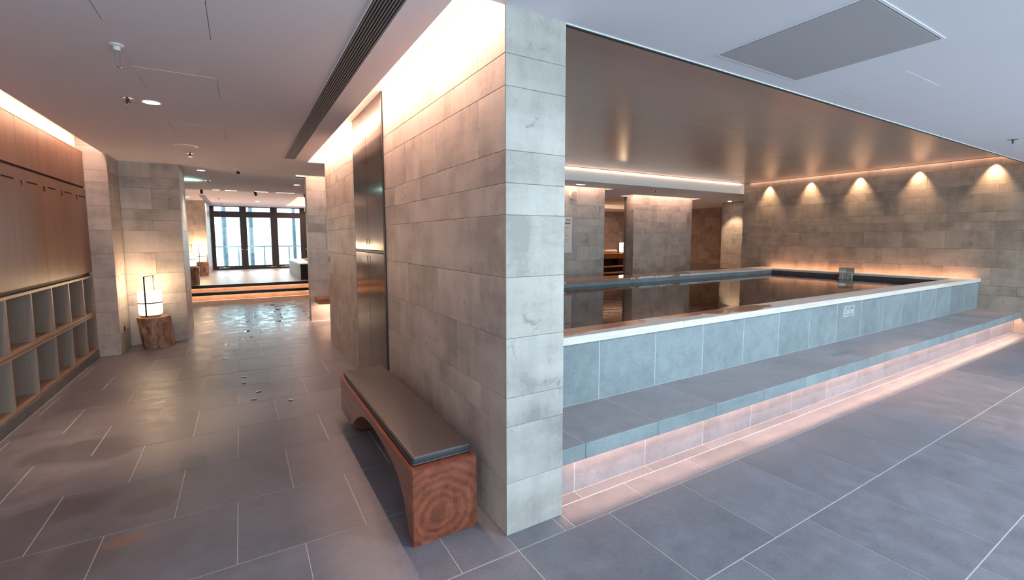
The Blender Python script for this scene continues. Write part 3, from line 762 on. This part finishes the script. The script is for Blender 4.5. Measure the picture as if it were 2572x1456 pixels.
# notice and round speaker on the notice column
nb = empty('notice_board', (5.83, 7.675, 1.19)); tag(nb, 'white notice sheet with grey print on the broad stone column', 'sign')
boxes('board', [(-.25, .25, -.012, 0, 0, .74)], M_PAPER, nb)
lines = [(.09, .24, .675, .70), (.06, .235, .60, .635), (-.2, .19, .52, .528), (-.2, .12, .42, .426), (-.2, .16, .37, .376), (-.2, .20, .345, .351), (-.2, .20, .27, .276), (-.2, .16, .235, .241), (-.2, .1, .12, .126), (-.2, .1, .05, .055)]
bm = bmesh.new()
for a, b, c, d in lines: bm_box(bm, a if a < 0 else a, b - .03, -.0128, -.0118, c, d)
obj('print', bm, M_INK, nb)
ws = empty('wall_speaker', (6.10, 7.66, 2.40)); tag(ws, 'round pale wall speaker high on the notice column', 'speaker')
bm = bmesh.new(); bm_lathe(bm, [(.10, 0), (.10, .05), (.09, .06)], 32); o = obj('housing', bm, M_PAPER, ws, smooth=True); o.rotation_euler = (PI / 2, 0, 0); o.location = (0, .02, 0)
bm = bmesh.new(); bm_lathe(bm, [(.082, 0), (.08, .003)], 32); o = obj('grille', bm, plain('speaker_cloth', (.45, .38, .34), .8), ws); o.rotation_euler = (PI / 2, 0, 0); o.location = (0, -.040, 0)

# ------------------------------------------------------------------ pool
YP, YN, YK, ZS, ZC = 2.43, 1.92, 2.02, .332, .825
pool = empty('soaking_pool', (1.44, 2.43, 0)); tag(pool, 'long slate clad soaking pool with pale wooden coping and a step seat', 'pool')
def pp(name, x0, x1, y0, y1, z0, z1, mat): return piece(name, (x1 - x0, y1 - y0, z1 - z0), mat, (x0 - 1.44, y0 - 2.43, z0), pool)
boxes('basin', at(pool, [(1.442, 10.44, 2.45, 2.64, .0, .765), (1.442, 10.44, 5.64, 6.02, .0, .765), (10.03, 10.44, 2.64, 5.64, 0, .765), (1.442, 10.03, 2.64, 5.64, 0, .12),
                         (1.442, 10.44, 2.036, 2.45, 0, .31)]), M_SLATE, pool)
ex = [1.44] + [2.19 + .583 * i for i in range(-1, 15) if 1.5 < 2.19 + .583 * i < 10.4] + [10.448]
for a, b in zip(ex, ex[1:]): pp('wall_tile', a + .0024, b - .0024, YP, YP + .018, ZS + .001, .768, M_SLATE)
exs = [1.44, 2.16] + [2.16 + .5765 * i for i in range(1, 15) if 2.16 + .5765 * i < 10.3] + [10.448]
ex2 = [1.44] + [1.639 + .5945 * i for i in range(0, 15) if 1.639 + .5945 * i < 10.4] + [10.448]
for a, b in zip(ex2, ex2[1:]):
    pp('seat_tile', a + .0012, b - .0012, YN + .016, YP - .002, .312, ZS, M_SEAT)
    pp('nosing_tile', a + .001, b - .001, YN, YN + .0155, .242, ZS + .001, M_SLATE)
    pp('kick_tile', a + .0015, b - .0015, YK, YK + .014, -.016, .311, M_SEAT)
boxes('joint_backing', at(pool, [(1.442, 10.44, YP + .001, YP + .03, .3, .768), (1.442, 10.44, YK + .001, YK + .03, -.003, .31), (1.442, 10.44, YN + .017, YP - .003, .313, .3312)]), M_GROUT_F, pool)
cx = [1.44, 3.07, 4.517, 5.94, 7.37, 8.80, 10.448]
for a, b in zip(cx, cx[1:]):
    pp('coping_board', a + .0008, b - .0008, 2.41, 2.655, .770, ZC, M_COPING)
cx = [1.44, 2.9, 4.36, 5.82, 7.28, 8.74, 10.448]
for a, b in zip(cx, cx[1:]):
    pp('coping_board', a + .0008, b - .0008, 5.585, 6.06, .790, ZC, M_COPING)
    pp('lining_tile', a + .001, b - .001, 5.600, 5.64, .12, .789, M_SLATE)
for a, b in ((2.657, 4.1), (4.102, 5.583)): pp('coping_board', 10.0, 10.448, a, b, .785, ZC, M_COPING)
pp('lining_tile', 10.012, 10.03, 2.64, 5.60, .12, .784, M_SKIRT)
pp('lining_tile', 1.442, 10.03, 2.625, 2.64, .12, .768, M_SKIRT)
# depth plate
ds = textobj('0.65m', .104, M_WHITE_P, pool, (5.956 - 1.44, 2.4285 - 2.43, .659), (PI / 2, 0, 0), 'depth_marking', .0006, sx=.80)
ds['label'] = 'white depth marking reading 0.65m in a white frame'
boxes('depth_marking_frame', [(a - 1.44, b - 1.44, -.0022, 0, c, d) for a, b, c, d in ((5.83, 6.08, .712, .717), (5.83, 6.08, .603, .608), (5.83, 5.837, .603, .717), (6.073, 6.08, .603, .717))], M_WHITE_P, pool)
bm = bmesh.new()
bmesh.ops.create_grid(bm, x_segments=40, y_segments=14, size=.5)
for v in bm.verts: v.co.x = 1.445 + (v.co.x + .5) * (10.012 - 1.445); v.co.y = 2.64 + (v.co.y + .5) * (5.600 - 2.64)
wt = obj('water', bm, M_WATER); wt.location.z = .727; tag(wt, 'dark brown mirror still bath water filling the pool', 'water', kind='stuff')
# steel spout on the right ledge
so = empty('water_spout', (10.06, 4.13, .826)); tag(so, 'square steel water spout pouring into the pool from the right ledge', 'spout')
boxes('hood', [(-.13, .24, -.13, -.118, .0, .095), (-.13, .24, .118, .13, .0, .095), (-.13, .24, -.118, .118, .083, .095)], M_CHROME, so, bevel=.002)
boxes('mouth', [(.0, .01, -.118, .118, .007, .082)], M_CHROME, so)
boxes('lip', [(-.10, .24, -.118, .118, .0, .006)], M_CHROME, so)
bm = bmesh.new()
for i in range(13):
    y = -.105 + .0175 * i; r = .006 + .004 * random.random(); dx = random.uniform(-.01, .01)
    bm_tube(bm, [(-.136, y, .004), (-.141, y, -.004), (-.15 + dx, y + dx * .5, -.04), (-.155 + dx, y + dx, -.099)], r, 8)
mg, n, b, o_ = newmat('falling_water'); b.inputs['Base Color'].default_value = (.9, .85, .75, 1); b.inputs['Roughness'].default_value = .05; b.inputs['Transmission Weight'].default_value = .45; b.inputs['IOR'].default_value = 1.33
for i in range(24):
    a = random.uniform(0, 2 * PI); rr = random.uniform(.02, .11)
    x, y = -.235 + rr * .4 * math.cos(a), rr * math.sin(a); s = random.uniform(.004, .011)
    bmesh.ops.create_icosphere(bm, subdivisions=1, radius=s, matrix=Matrix.Translation((x, y, -.094)))
wf_ = obj('falling_water', bm, mg, None, smooth=True); wf_.location = so.location; tag(wf_, 'thin sheet of water falling and splashing below the steel spout', 'water', kind='stuff')

# ------------------------------------------------------------------ timber bench and cushion
bn = empty('timber_bench', (.655, 2.03, 0)); tag(bn, 'polished red timber slab bench with arched underside against the stone wall', 'bench')
BW, BL, BH = .345, 1.80, .385
def bench_mesh():
    bm = bmesh.new()
    # side profile (y, z), arch from the near leg to the rounded far leg
    prof = [(0, 0), (.045, .0)]
    arch = [(.06, .03), (.10, .105), (.165, .20), (.25, .262), (.36, .292), (.50, .312), (.65, .325), (.82, .328), (.98, .312), (1.10, .278), (1.20, .232), (1.30, .175), (1.38, .12), (1.44, .07), (1.485, .02), (1.50, .0)]
    prof += arch + [(1.66, 0), (1.73, .02), (1.775, .06), (1.79, .12), (1.80, .2), (1.80, BH), (0, BH)]
    n = len(prof)
    st_x = [(0, .10), (.025, .055), (.07, .02), (.14, 0), (BW, 0)]
    rows = [[bm.verts.new((x, y, max(z, lf) if y > 1.2 else z)) for y, z in prof] for x, lf in st_x]
    for A, B in zip(rows, rows[1:]):
        for i in range(n):
            j = (i + 1) % n; bm.faces.new((A[i], A[j], B[j], B[i]))
    bm.faces.new(list(reversed(rows[0]))); bm.faces.new(rows[-1])
    bmesh.ops.recalc_face_normals(bm, faces=bm.faces)
    sharp = [e for e in bm.edges if len(e.link_faces) == 2 and e.calc_face_angle(0) > 1.2 and e.calc_length() > .1]
    bmesh.ops.bevel(bm, geom=sharp, offset=.004, segments=2, affect='EDGES')
    bmesh.ops.triangulate(bm, faces=[f for f in bm.faces if len(f.verts) > 8])
    return bm
obj('slab', bench_mesh(), M_TIMBER, bn, smooth=True)
cu = empty('bench_cushion', (.672, 2.075, BH)); tag(cu, 'dark grey brown leather cushion with stitched piping lying on the timber bench', 'cushion')
CW, CLn, CT = .318, 1.715, .048
def rr_path(w, l, r, z, off):
    pts = []
    for cx_, cy_, a0 in ((w - r, l - r, 0), (r, l - r, PI / 2), (r, r, PI), (w - r, r, 1.5 * PI)):
        for k in range(5):
            a = a0 + k * PI / 8; pts.append((cx_ + (r - off) * math.cos(a), cy_ + (r - off) * math.sin(a), z))
    return pts
bm = bmesh.new(); rows = []
for off, z in ((.006, .001), (.002, .003), (0, .008), (0, CT - .008), (.002, CT - .003), (.006, CT - .0005), (.013, CT)):
    rows.append([bm.verts.new(p) for p in rr_path(CW, CLn, .017, z, off)])
for a_, b_ in zip(rows, rows[1:]):
    for i in range(len(a_)): bm.faces.new((a_[i], a_[(i + 1) % len(a_)], b_[(i + 1) % len(a_)], b_[i]))
bm.faces.new(list(reversed(rows[0])))
cap = rows[-1]; ctr = bm.verts.new((CW / 2, CLn / 2, CT + .004))
for i in range(len(cap)): bm.faces.new((cap[i], cap[(i + 1) % len(cap)], ctr))
obj('pad', bm, M_LEATHER, cu, smooth=True)
for z in (CT - .006, .008):
    bm = bmesh.new(); bm_tube(bm, rr_path(CW, CLn, .017, z, .0015), .0022, 8, True); obj('piping', bm, M_PIPING, cu, smooth=True)

# ------------------------------------------------------------------ stumps and lanterns
def stump(loc, r, h, label, seed, taper=.9, lean=(0, 0)):
    s = empty('tree_stump', loc); tag(s, label, 'stump', 'tree stump lamp tables')
    rnd = random.Random(seed); ph = [rnd.uniform(0, 6.3) for _ in range(4)]
    wob = lambda a, z: 1 + .035 * math.sin(2 * a + ph[0] + z * 2) + .025 * math.sin(3 * a + ph[1]) + .014 * math.sin(7 * a + ph[2] + z * 6) + .008 * math.sin(13 * a + ph[3])
    bm = bmesh.new(); N = 10
    prof = [(r * (taper + (1 - taper) * (k / N)), h * k / N) for k in range(N + 1)]
    prof = [(prof[0][0] * .96, 0.0)] + [(prof[0][0], .012)] + prof[1:-1] + [(prof[-1][0], h - .012), (prof[-1][0] * .975, h - .002)]
    bm_lathe(bm, prof, 56, wob=wob)
    for v in bm.verts: v.co.x += lean[0] * (v.co.z - h) ; v.co.y += lean[1] * (v.co.z - h)
    obj('trunk', bm, M_BARK, s, smooth=True)
    bm = bmesh.new(); bm_lathe(bm, [(r * .965, h - .002), (r * .955, h)], 56, wob=wob); obj('top', bm, M_STUMPTOP, s)
    return s
def lantern(loc, label, rz=0, power=9):
    l = empty('table_lantern', loc); tag(l, label, 'lamp', 'paper drum lanterns'); l.rotation_euler = (0, 0, rz)
    bm = bmesh.new(); bm_lathe(bm, [(.112, 0), (.114, .004), (.114, .026), (.108, .030)], 40); obj('base', bm, M_LEDGE, l, smooth=True)
    bm = bmesh.new(); bm_lathe(bm, [(.118, .030), (.133, .052), (.133, .345), (.129, .352), (.118, .352)], 48); obj('shade', bm, M_SHADE, l, smooth=True)
    bm = bmesh.new()
    N = 48
    for k in range(N):
        a, b_ = 2 * PI * k / N, 2 * PI * (k + 1) / N
        q = [bm.verts.new((.1365 * math.cos(t), .1365 * math.sin(t), z)) for t, z in ((a, .190), (b_, .190), (b_, .204), (a, .204))]; bm.faces.new(q)
    bmesh.ops.remove_doubles(bm, verts=bm.verts, dist=.0005); bmesh.ops.solidify(bm, geom=list(bm.faces), thickness=.003); obj('band', bm, M_BLACK, l)
    boxes('handle', [(-.0085, .0085, -.141, -.136, .012, .560), (-.0085, .0085, .136, .141, .012, .560), (-.0085, .0085, -.141, .141, .555, .562)], M_BLACK, l)
    pl = bpy.data.lights.new('light', 'POINT'); pl.energy = power; pl.color = (1, .68, .40); pl.shadow_soft_size = .12
    po = bpy.data.objects.new('light', pl); COL.objects.link(po); po.location = (loc[0], loc[1], loc[2] + .43)
    return l
stump((-1.068, 7.875, 0), .183, .43, 'pale brown tree stump in the niche left of the corridor', 1, .92, (-.09, 0))
lantern((-1.095, 7.865, .43), 'glowing drum lantern on the nearest tree stump in the niche', -.23, 8)
stump((-1.07, 13.68, .355), .185, .44, 'dark tree stump on the deck edge, half hidden by the pier', 2)
lantern((-1.075, 13.68, .795), 'glowing drum lantern half hidden behind the stone pier edge', -.3, 10)
stump((-1.01, 16.82, .355), .165, .41, 'reddish tree stump on the deck before the glass doors', 3)
lantern((-1.03, 16.82, .765), 'glowing drum lantern on the reddish stump before the glass doors', -.3, 16)
so2 = empty('wall_socket', (-1.379, 7.82, .27)); tag(so2, 'small black wall socket low in the lantern niche', 'socket')
boxes('plate', [(0, .006, -.03, .03, 0, .065)], M_BLACK, so2, bevel=.002); boxes('indicator', [(.006, .007, .0, .012, .045, .052)], M_WHITE_P, so2)

# ------------------------------------------------------------------ steps and raised deck
stp = empty('entrance_steps', (1.2, 13.05, 0)); tag(stp, 'two low steps with lit recesses and dark nosings up to the deck', 'steps')
xa, xb = -1.5, 3.98
boxes('lower_riser', at(stp, [(xa, xb, 13.14, 13.42, .0, .184)]), M_TILE_D, stp)
boxes('lower_nosing', at(stp, [(xa, xb, 13.05, 13.066, .13, .20)]), M_BLACK, stp)
boxes('lower_tread', at(stp, [(xa, xb, 13.066, 13.40, .185, .20)]), M_DECK, stp)
boxes('upper_riser', at(stp, [(xa, xb, 13.43, 13.52, .20, .334)]), M_TILE_D, stp)
boxes('upper_nosing', at(stp, [(xa, xb, 13.35, 13.366, .283, .355)]), M_BLACK, stp)
dk = boxes('floor_deck', [(xa, xb, 13.52, 19.75, .28, .335)], M_BLACK); tag(dk, kind='structure')
y = 13.366
while y < 19.6:
    piece('plank', (xb - xa, .196, .02), M_DECK, (xa, y, .335), dk); y += .2
tb = empty('stone_tub', (1.412, 13.74, .355)); tag(tb, 'dark stone tub with pale wooden rim on the raised deck', 'tub')
TX, TY, TH = 2.3, 3.4, .42
boxes('side', [(0, .03, 0, TY, 0, TH), (TX - .03, TX, 0, TY, 0, TH), (.03, TX - .03, TY - .03, TY, 0, TH), (.03, TX - .03, 0.03, TY - .03, 0, .1)], M_SLATE, tb)
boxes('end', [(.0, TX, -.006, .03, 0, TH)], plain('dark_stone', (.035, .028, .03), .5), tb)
boxes('rim', [(-.02, .36, -.02, TY + .02, TH, TH + .03), (TX - .30, TX + .02, -.02, TY + .02, TH, TH + .03), (.36, TX - .3, -.02, .28, TH, TH + .03), (.36, TX - .3, TY - .28, TY + .02, TH, TH + .03)], M_COPING, tb)

# ------------------------------------------------------------------ glass doors and outside
WY = 19.7
win = empty('window_1', (.7, WY, .355)); tag(win, 'wall of dark framed glass doors onto a balcony', 'glass doors', kind='structure')
fx = [(-.90, -.748), (.038, .259), (1.045, 1.284), (2.066, 2.299), (3.08, 3.3)]
fr = [(a, b, WY - .04, WY + .04, .33, 2.70) for a, b in fx] + [(-.9, 4.0, WY - .035, WY + .035, a, b) for a, b in ((.33, .493), (2.279, 2.49), (2.65, 2.72))]
bm = bmesh.new()
for k, b in enumerate(fr):
    o = boxes('frame', at(win, [b]), M_FRAME, win)
for (a, b) in zip(fx, fx[1:]):
    for z0, z1 in ((.493, 2.279), (2.49, 2.65)):
        boxes('pane', at(win, [(a[1], b[0], WY - .004, WY + .004, z0, z1)]), M_GLASS, win)
for x in (.085, .215, 2.25):
    bm = bmesh.new(); bmesh.ops.create_uvsphere(bm, u_segments=16, v_segments=10, radius=.028); o = obj('door_knob', bm, M_CHROME, win, smooth=True); o.location = (x - .7, -.06, 1.082 - .355)
for x0, x1 in ((-.68, -.35), (.85, 1.2), (1.33, 1.7)):
    bm = bmesh.new(); bm_tube(bm, [(x0 - .7, -.05, .07), (x1 - .7, -.05, .075)], .008, 8); bm_box(bm, (x0 + x1) / 2 - .02 - .7, (x0 + x1) / 2 + .02 - .7, -.06, -.03, .05, .10); obj('floor_bolt', bm, M_CHROME, win)
rl = empty('balcony_railing', (.9, 21.3, 0)); tag(rl, 'grey balcony railing outside the glass doors', 'railing')
M_RAIL = plain('grey_railing', (.30, .34, .35), .5)
boxes('handrail', [(-3.5, 4.0, -.025, .025, 1.15, 1.20)], M_RAIL, rl)
for x in (-.95, -.05, .86, 1.78, 2.7): boxes('post', [(x - .9 - .025, x - .9 + .025, -.02, .02, .2, 1.15)], M_RAIL, rl)
for i, (x, r) in enumerate(((-.50, .085), (.425, .08), (2.02, .07))):
    c = empty('porch_post', (x, 21.5, .2)); tag(c, ('weathered grey outdoor post seen through the left glass door', 'weathered outdoor post seen through the middle glass door', 'pale outdoor post seen at the edge of the right glass door')[i], 'post', 'outdoor posts beyond the glass doors')
    bm = bmesh.new(); bm_lathe(bm, [(r, 0), (r * .98, .8), (r, 1.6), (r * .97, 2.8)], 20, wob=lambda a, z: 1 + .03 * math.sin(3 * a + z * 3)); obj('shaft', bm, plain('weathered_post', (.17, .20, .23), .7, var=.35, scale=5), c, smooth=True)
gd = boxes('ground', [(-12, 16, 19.8, 60, .0, .2)], plain('pale_terrace', (.6, .62, .62), .8)); tag(gd, kind='structure')

# ------------------------------------------------------------------ lounge seen between the columns
lg = empty('lounge_platform', (10.5, 11.0, 0)); tag(lg, 'tiered timber seating platform glowing orange between the columns', 'seating')
M_AMB = wood('amber_timber', (.62, .34, .14), (.5, .26, .10), 'X', .4)
boxes('top_board', [(-1.4, .52, 0, 2.0, .96, .985)], M_AMB, lg)
boxes('front_board', [(-1.4, .42, .01, .05, .83, .96)], M_AMB, lg)
boxes('end_panel', [(.42, .52, .0, .3, .50, .96)], M_LEDGE, lg)
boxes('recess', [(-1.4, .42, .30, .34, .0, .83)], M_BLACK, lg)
for i, (yy, z, xe) in enumerate(((-.25, .60, .42), (-.55, .43, .25), (-.85, .27, .05))):
    boxes('step_board', [(-1.6, xe, yy - .1, yy + .25, z - .03, z + .0)], M_AMB, lg)
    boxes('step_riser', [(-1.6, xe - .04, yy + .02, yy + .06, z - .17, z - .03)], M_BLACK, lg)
def bolster(x, y, lab, L):
    b = empty('bolster_cushion', (x, y, 1.045)); tag(b, lab, 'cushion', 'cushions on the lounge platform')
    bm = bmesh.new(); bm_lathe(bm, [(.05, -L / 2), (.06, -L / 2 + .01), (.06, L / 2 - .01), (.05, L / 2)], 24); o = obj('cover', bm, M_PAPER, b, smooth=True); o.rotation_euler = (0, PI / 2, 0)
    bm = bmesh.new(); bm_lathe(bm, [(.052, 0), (.045, .004)], 24); o = obj('end_cap', bm, M_LEDGE, b); o.rotation_euler = (0, PI / 2, 0); o.location = (L / 2, 0, 0)
bolster(10.63, 11.35, 'cream bolster cushion lying on the lounge platform', .55)
bolster(9.95, 11.25, 'brown ended bolster cushion at the left of the lounge platform', .40)
lantern((11.13, 11.25, .985), 'glowing lantern on the lounge platform, half hidden by the column', 0, 7)

# ------------------------------------------------------------------ water lying on the corridor floor
def make_puddle():
    m, n, b, o = newmat('clear_standing_water'); n.nodes.remove(b)
    t = n.nodes.new('ShaderNodeBsdfTransparent'); g = n.nodes.new('ShaderNodeBsdfGlossy'); mx = n.nodes.new('ShaderNodeMixShader'); fr = n.nodes.new('ShaderNodeFresnel')
    fr.inputs[0].default_value = 1.38; t.inputs[0].default_value = (.93, .92, .92, 1); g.inputs['Roughness'].default_value = .02
    n.links.new(fr.outputs[0], mx.inputs[0]); n.links.new(t.outputs[0], mx.inputs[1]); n.links.new(g.outputs[0], mx.inputs[2]); n.links.new(mx.outputs[0], o.inputs[0])
    return m
DROPS = [(-0.23, 7.53, 0.023), (-0.16, 7.44, 0.009), (-0.22, 6.82, 0.014), (-0.15, 6.77, 0.009), (-0.22, 6.61, 0.023), (-0.22, 6.11, 0.008), (-0.1, 7.63, 0.011), (-0.02, 7.8, 0.015), (0.01, 7.66, 0.012), (-0.1, 7.92, 0.008), (0.1, 7.12, 0.01), (0.04, 6.77, 0.011), (0.19, 6.82, 0.008), (0.22, 6.33, 0.01), (0.28, 6.38, 0.009), (0.04, 8.44, 0.036), (0.17, 8.28, 0.02), (0.22, 8.03, 0.008), (0.26, 8.06, 0.008), (0.26, 8.37, 0.009), (0.37, 8.26, 0.008), (0.52, 7.81, 0.009), (0.71, 7.55, 0.012), (0.1, 7.91, 0.028), (0.14, 7.52, 0.013), (0.03, 9.42, 0.029), (-0.05, 9.22, 0.01), (-0.19, 9.38, 0.013), (-0.15, 9.02, 0.008), (-0.21, 8.46, 0.008), (0.19, 8.9, 0.021), (0.28, 9.0, 0.011), (0.25, 9.16, 0.009), (0.29, 9.45, 0.009), (0.35, 8.87, 0.022), (0.41, 8.99, 0.011), (0.46, 8.95, 0.013), (0.47, 9.45, 0.009), (0.73, 9.22, 0.011), (0.18, 9.87, 0.028), (0.18, 10.4, 0.026), (0.17, 10.02, 0.014), (0.29, 10.49, 0.027), (0.35, 10.62, 0.01), (0.37, 9.99, 0.035), (0.45, 10.1, 0.014), (0.45, 11.02, 0.016), (0.46, 10.78, 0.031), (0.48, 9.21, 0.033), (0.56, 9.18, 0.039), (0.65, 9.63, 0.041), (0.69, 9.53, 0.024), (0.8, 10.18, 0.03), (0.56, 10.81, 0.038), (0.51, 10.4, 0.044), (0.61, 10.72, 0.045), (0.64, 9.97, 0.028), (0.44, 11.55, 0.04), (0.57, 11.5, 0.049), (0.76, 11.29, 0.048), (0.91, 11.48, 0.049), (1.0, 11.4, 0.049), (0.89, 10.75, 0.038), (0.64, 11.18, 0.047), (-0.28, 10.46, 0.008), (-0.01, 10.08, 0.008), (0.03, 5.47, 0.008), (0.23, 4.52, 0.008), (-0.03, 5.63, 0.02), (-0.03, 5.39, 0.02), (0.09, 5.0, 0.021), (0.04, 4.78, 0.02), (0.34, 4.58, 0.02), (0.36, 4.97, 0.008), (0.37, 4.85, 0.008), (0.53, 8.74, 0.008), (0.66, 8.62, 0.008), (0.98, 10.91, 0.031), (1.06, 11.04, 0.032), (0.14, 9.3, 0.017), (0.34, 9.26, 0.033)]
rnd = random.Random(5)
DROPS += [(rnd.uniform(.0, 1.0), rnd.uniform(8.2, 12.2), rnd.uniform(.006, .02)) for _ in range(50)]
bm = bmesh.new()
for (x, y, r) in DROPS:
    r *= 1.25; ry = r * rnd.uniform(1.2, 2.0); h = ry * (.007 + .05 * max(0, 8.5 - y) / 3.5); ph = rnd.uniform(0, 6.3); N = 18; rings = []
    for k, f in enumerate((1, .8, .55, .25)):
        z = h * (1 - f * f) + .0001
        rings.append([bm.verts.new((x + f * r * (1 + .15 * math.sin(3 * 2 * PI * i / N + ph)) * math.cos(2 * PI * i / N), y + f * ry * (1 + .15 * math.sin(2 * 2 * PI * i / N + ph)) * math.sin(2 * PI * i / N), z)) for i in range(N)])
    for a, b in zip(rings, rings[1:]):
        for i in range(N): bm.faces.new((a[i], a[(i + 1) % N], b[(i + 1) % N], b[i]))
    bm.faces.new(rings[-1])
pd = obj('water_puddles', bm, make_puddle(), smooth=True); tag(pd, 'scattered drops and small puddles glinting on the corridor floor', 'water', kind='stuff')
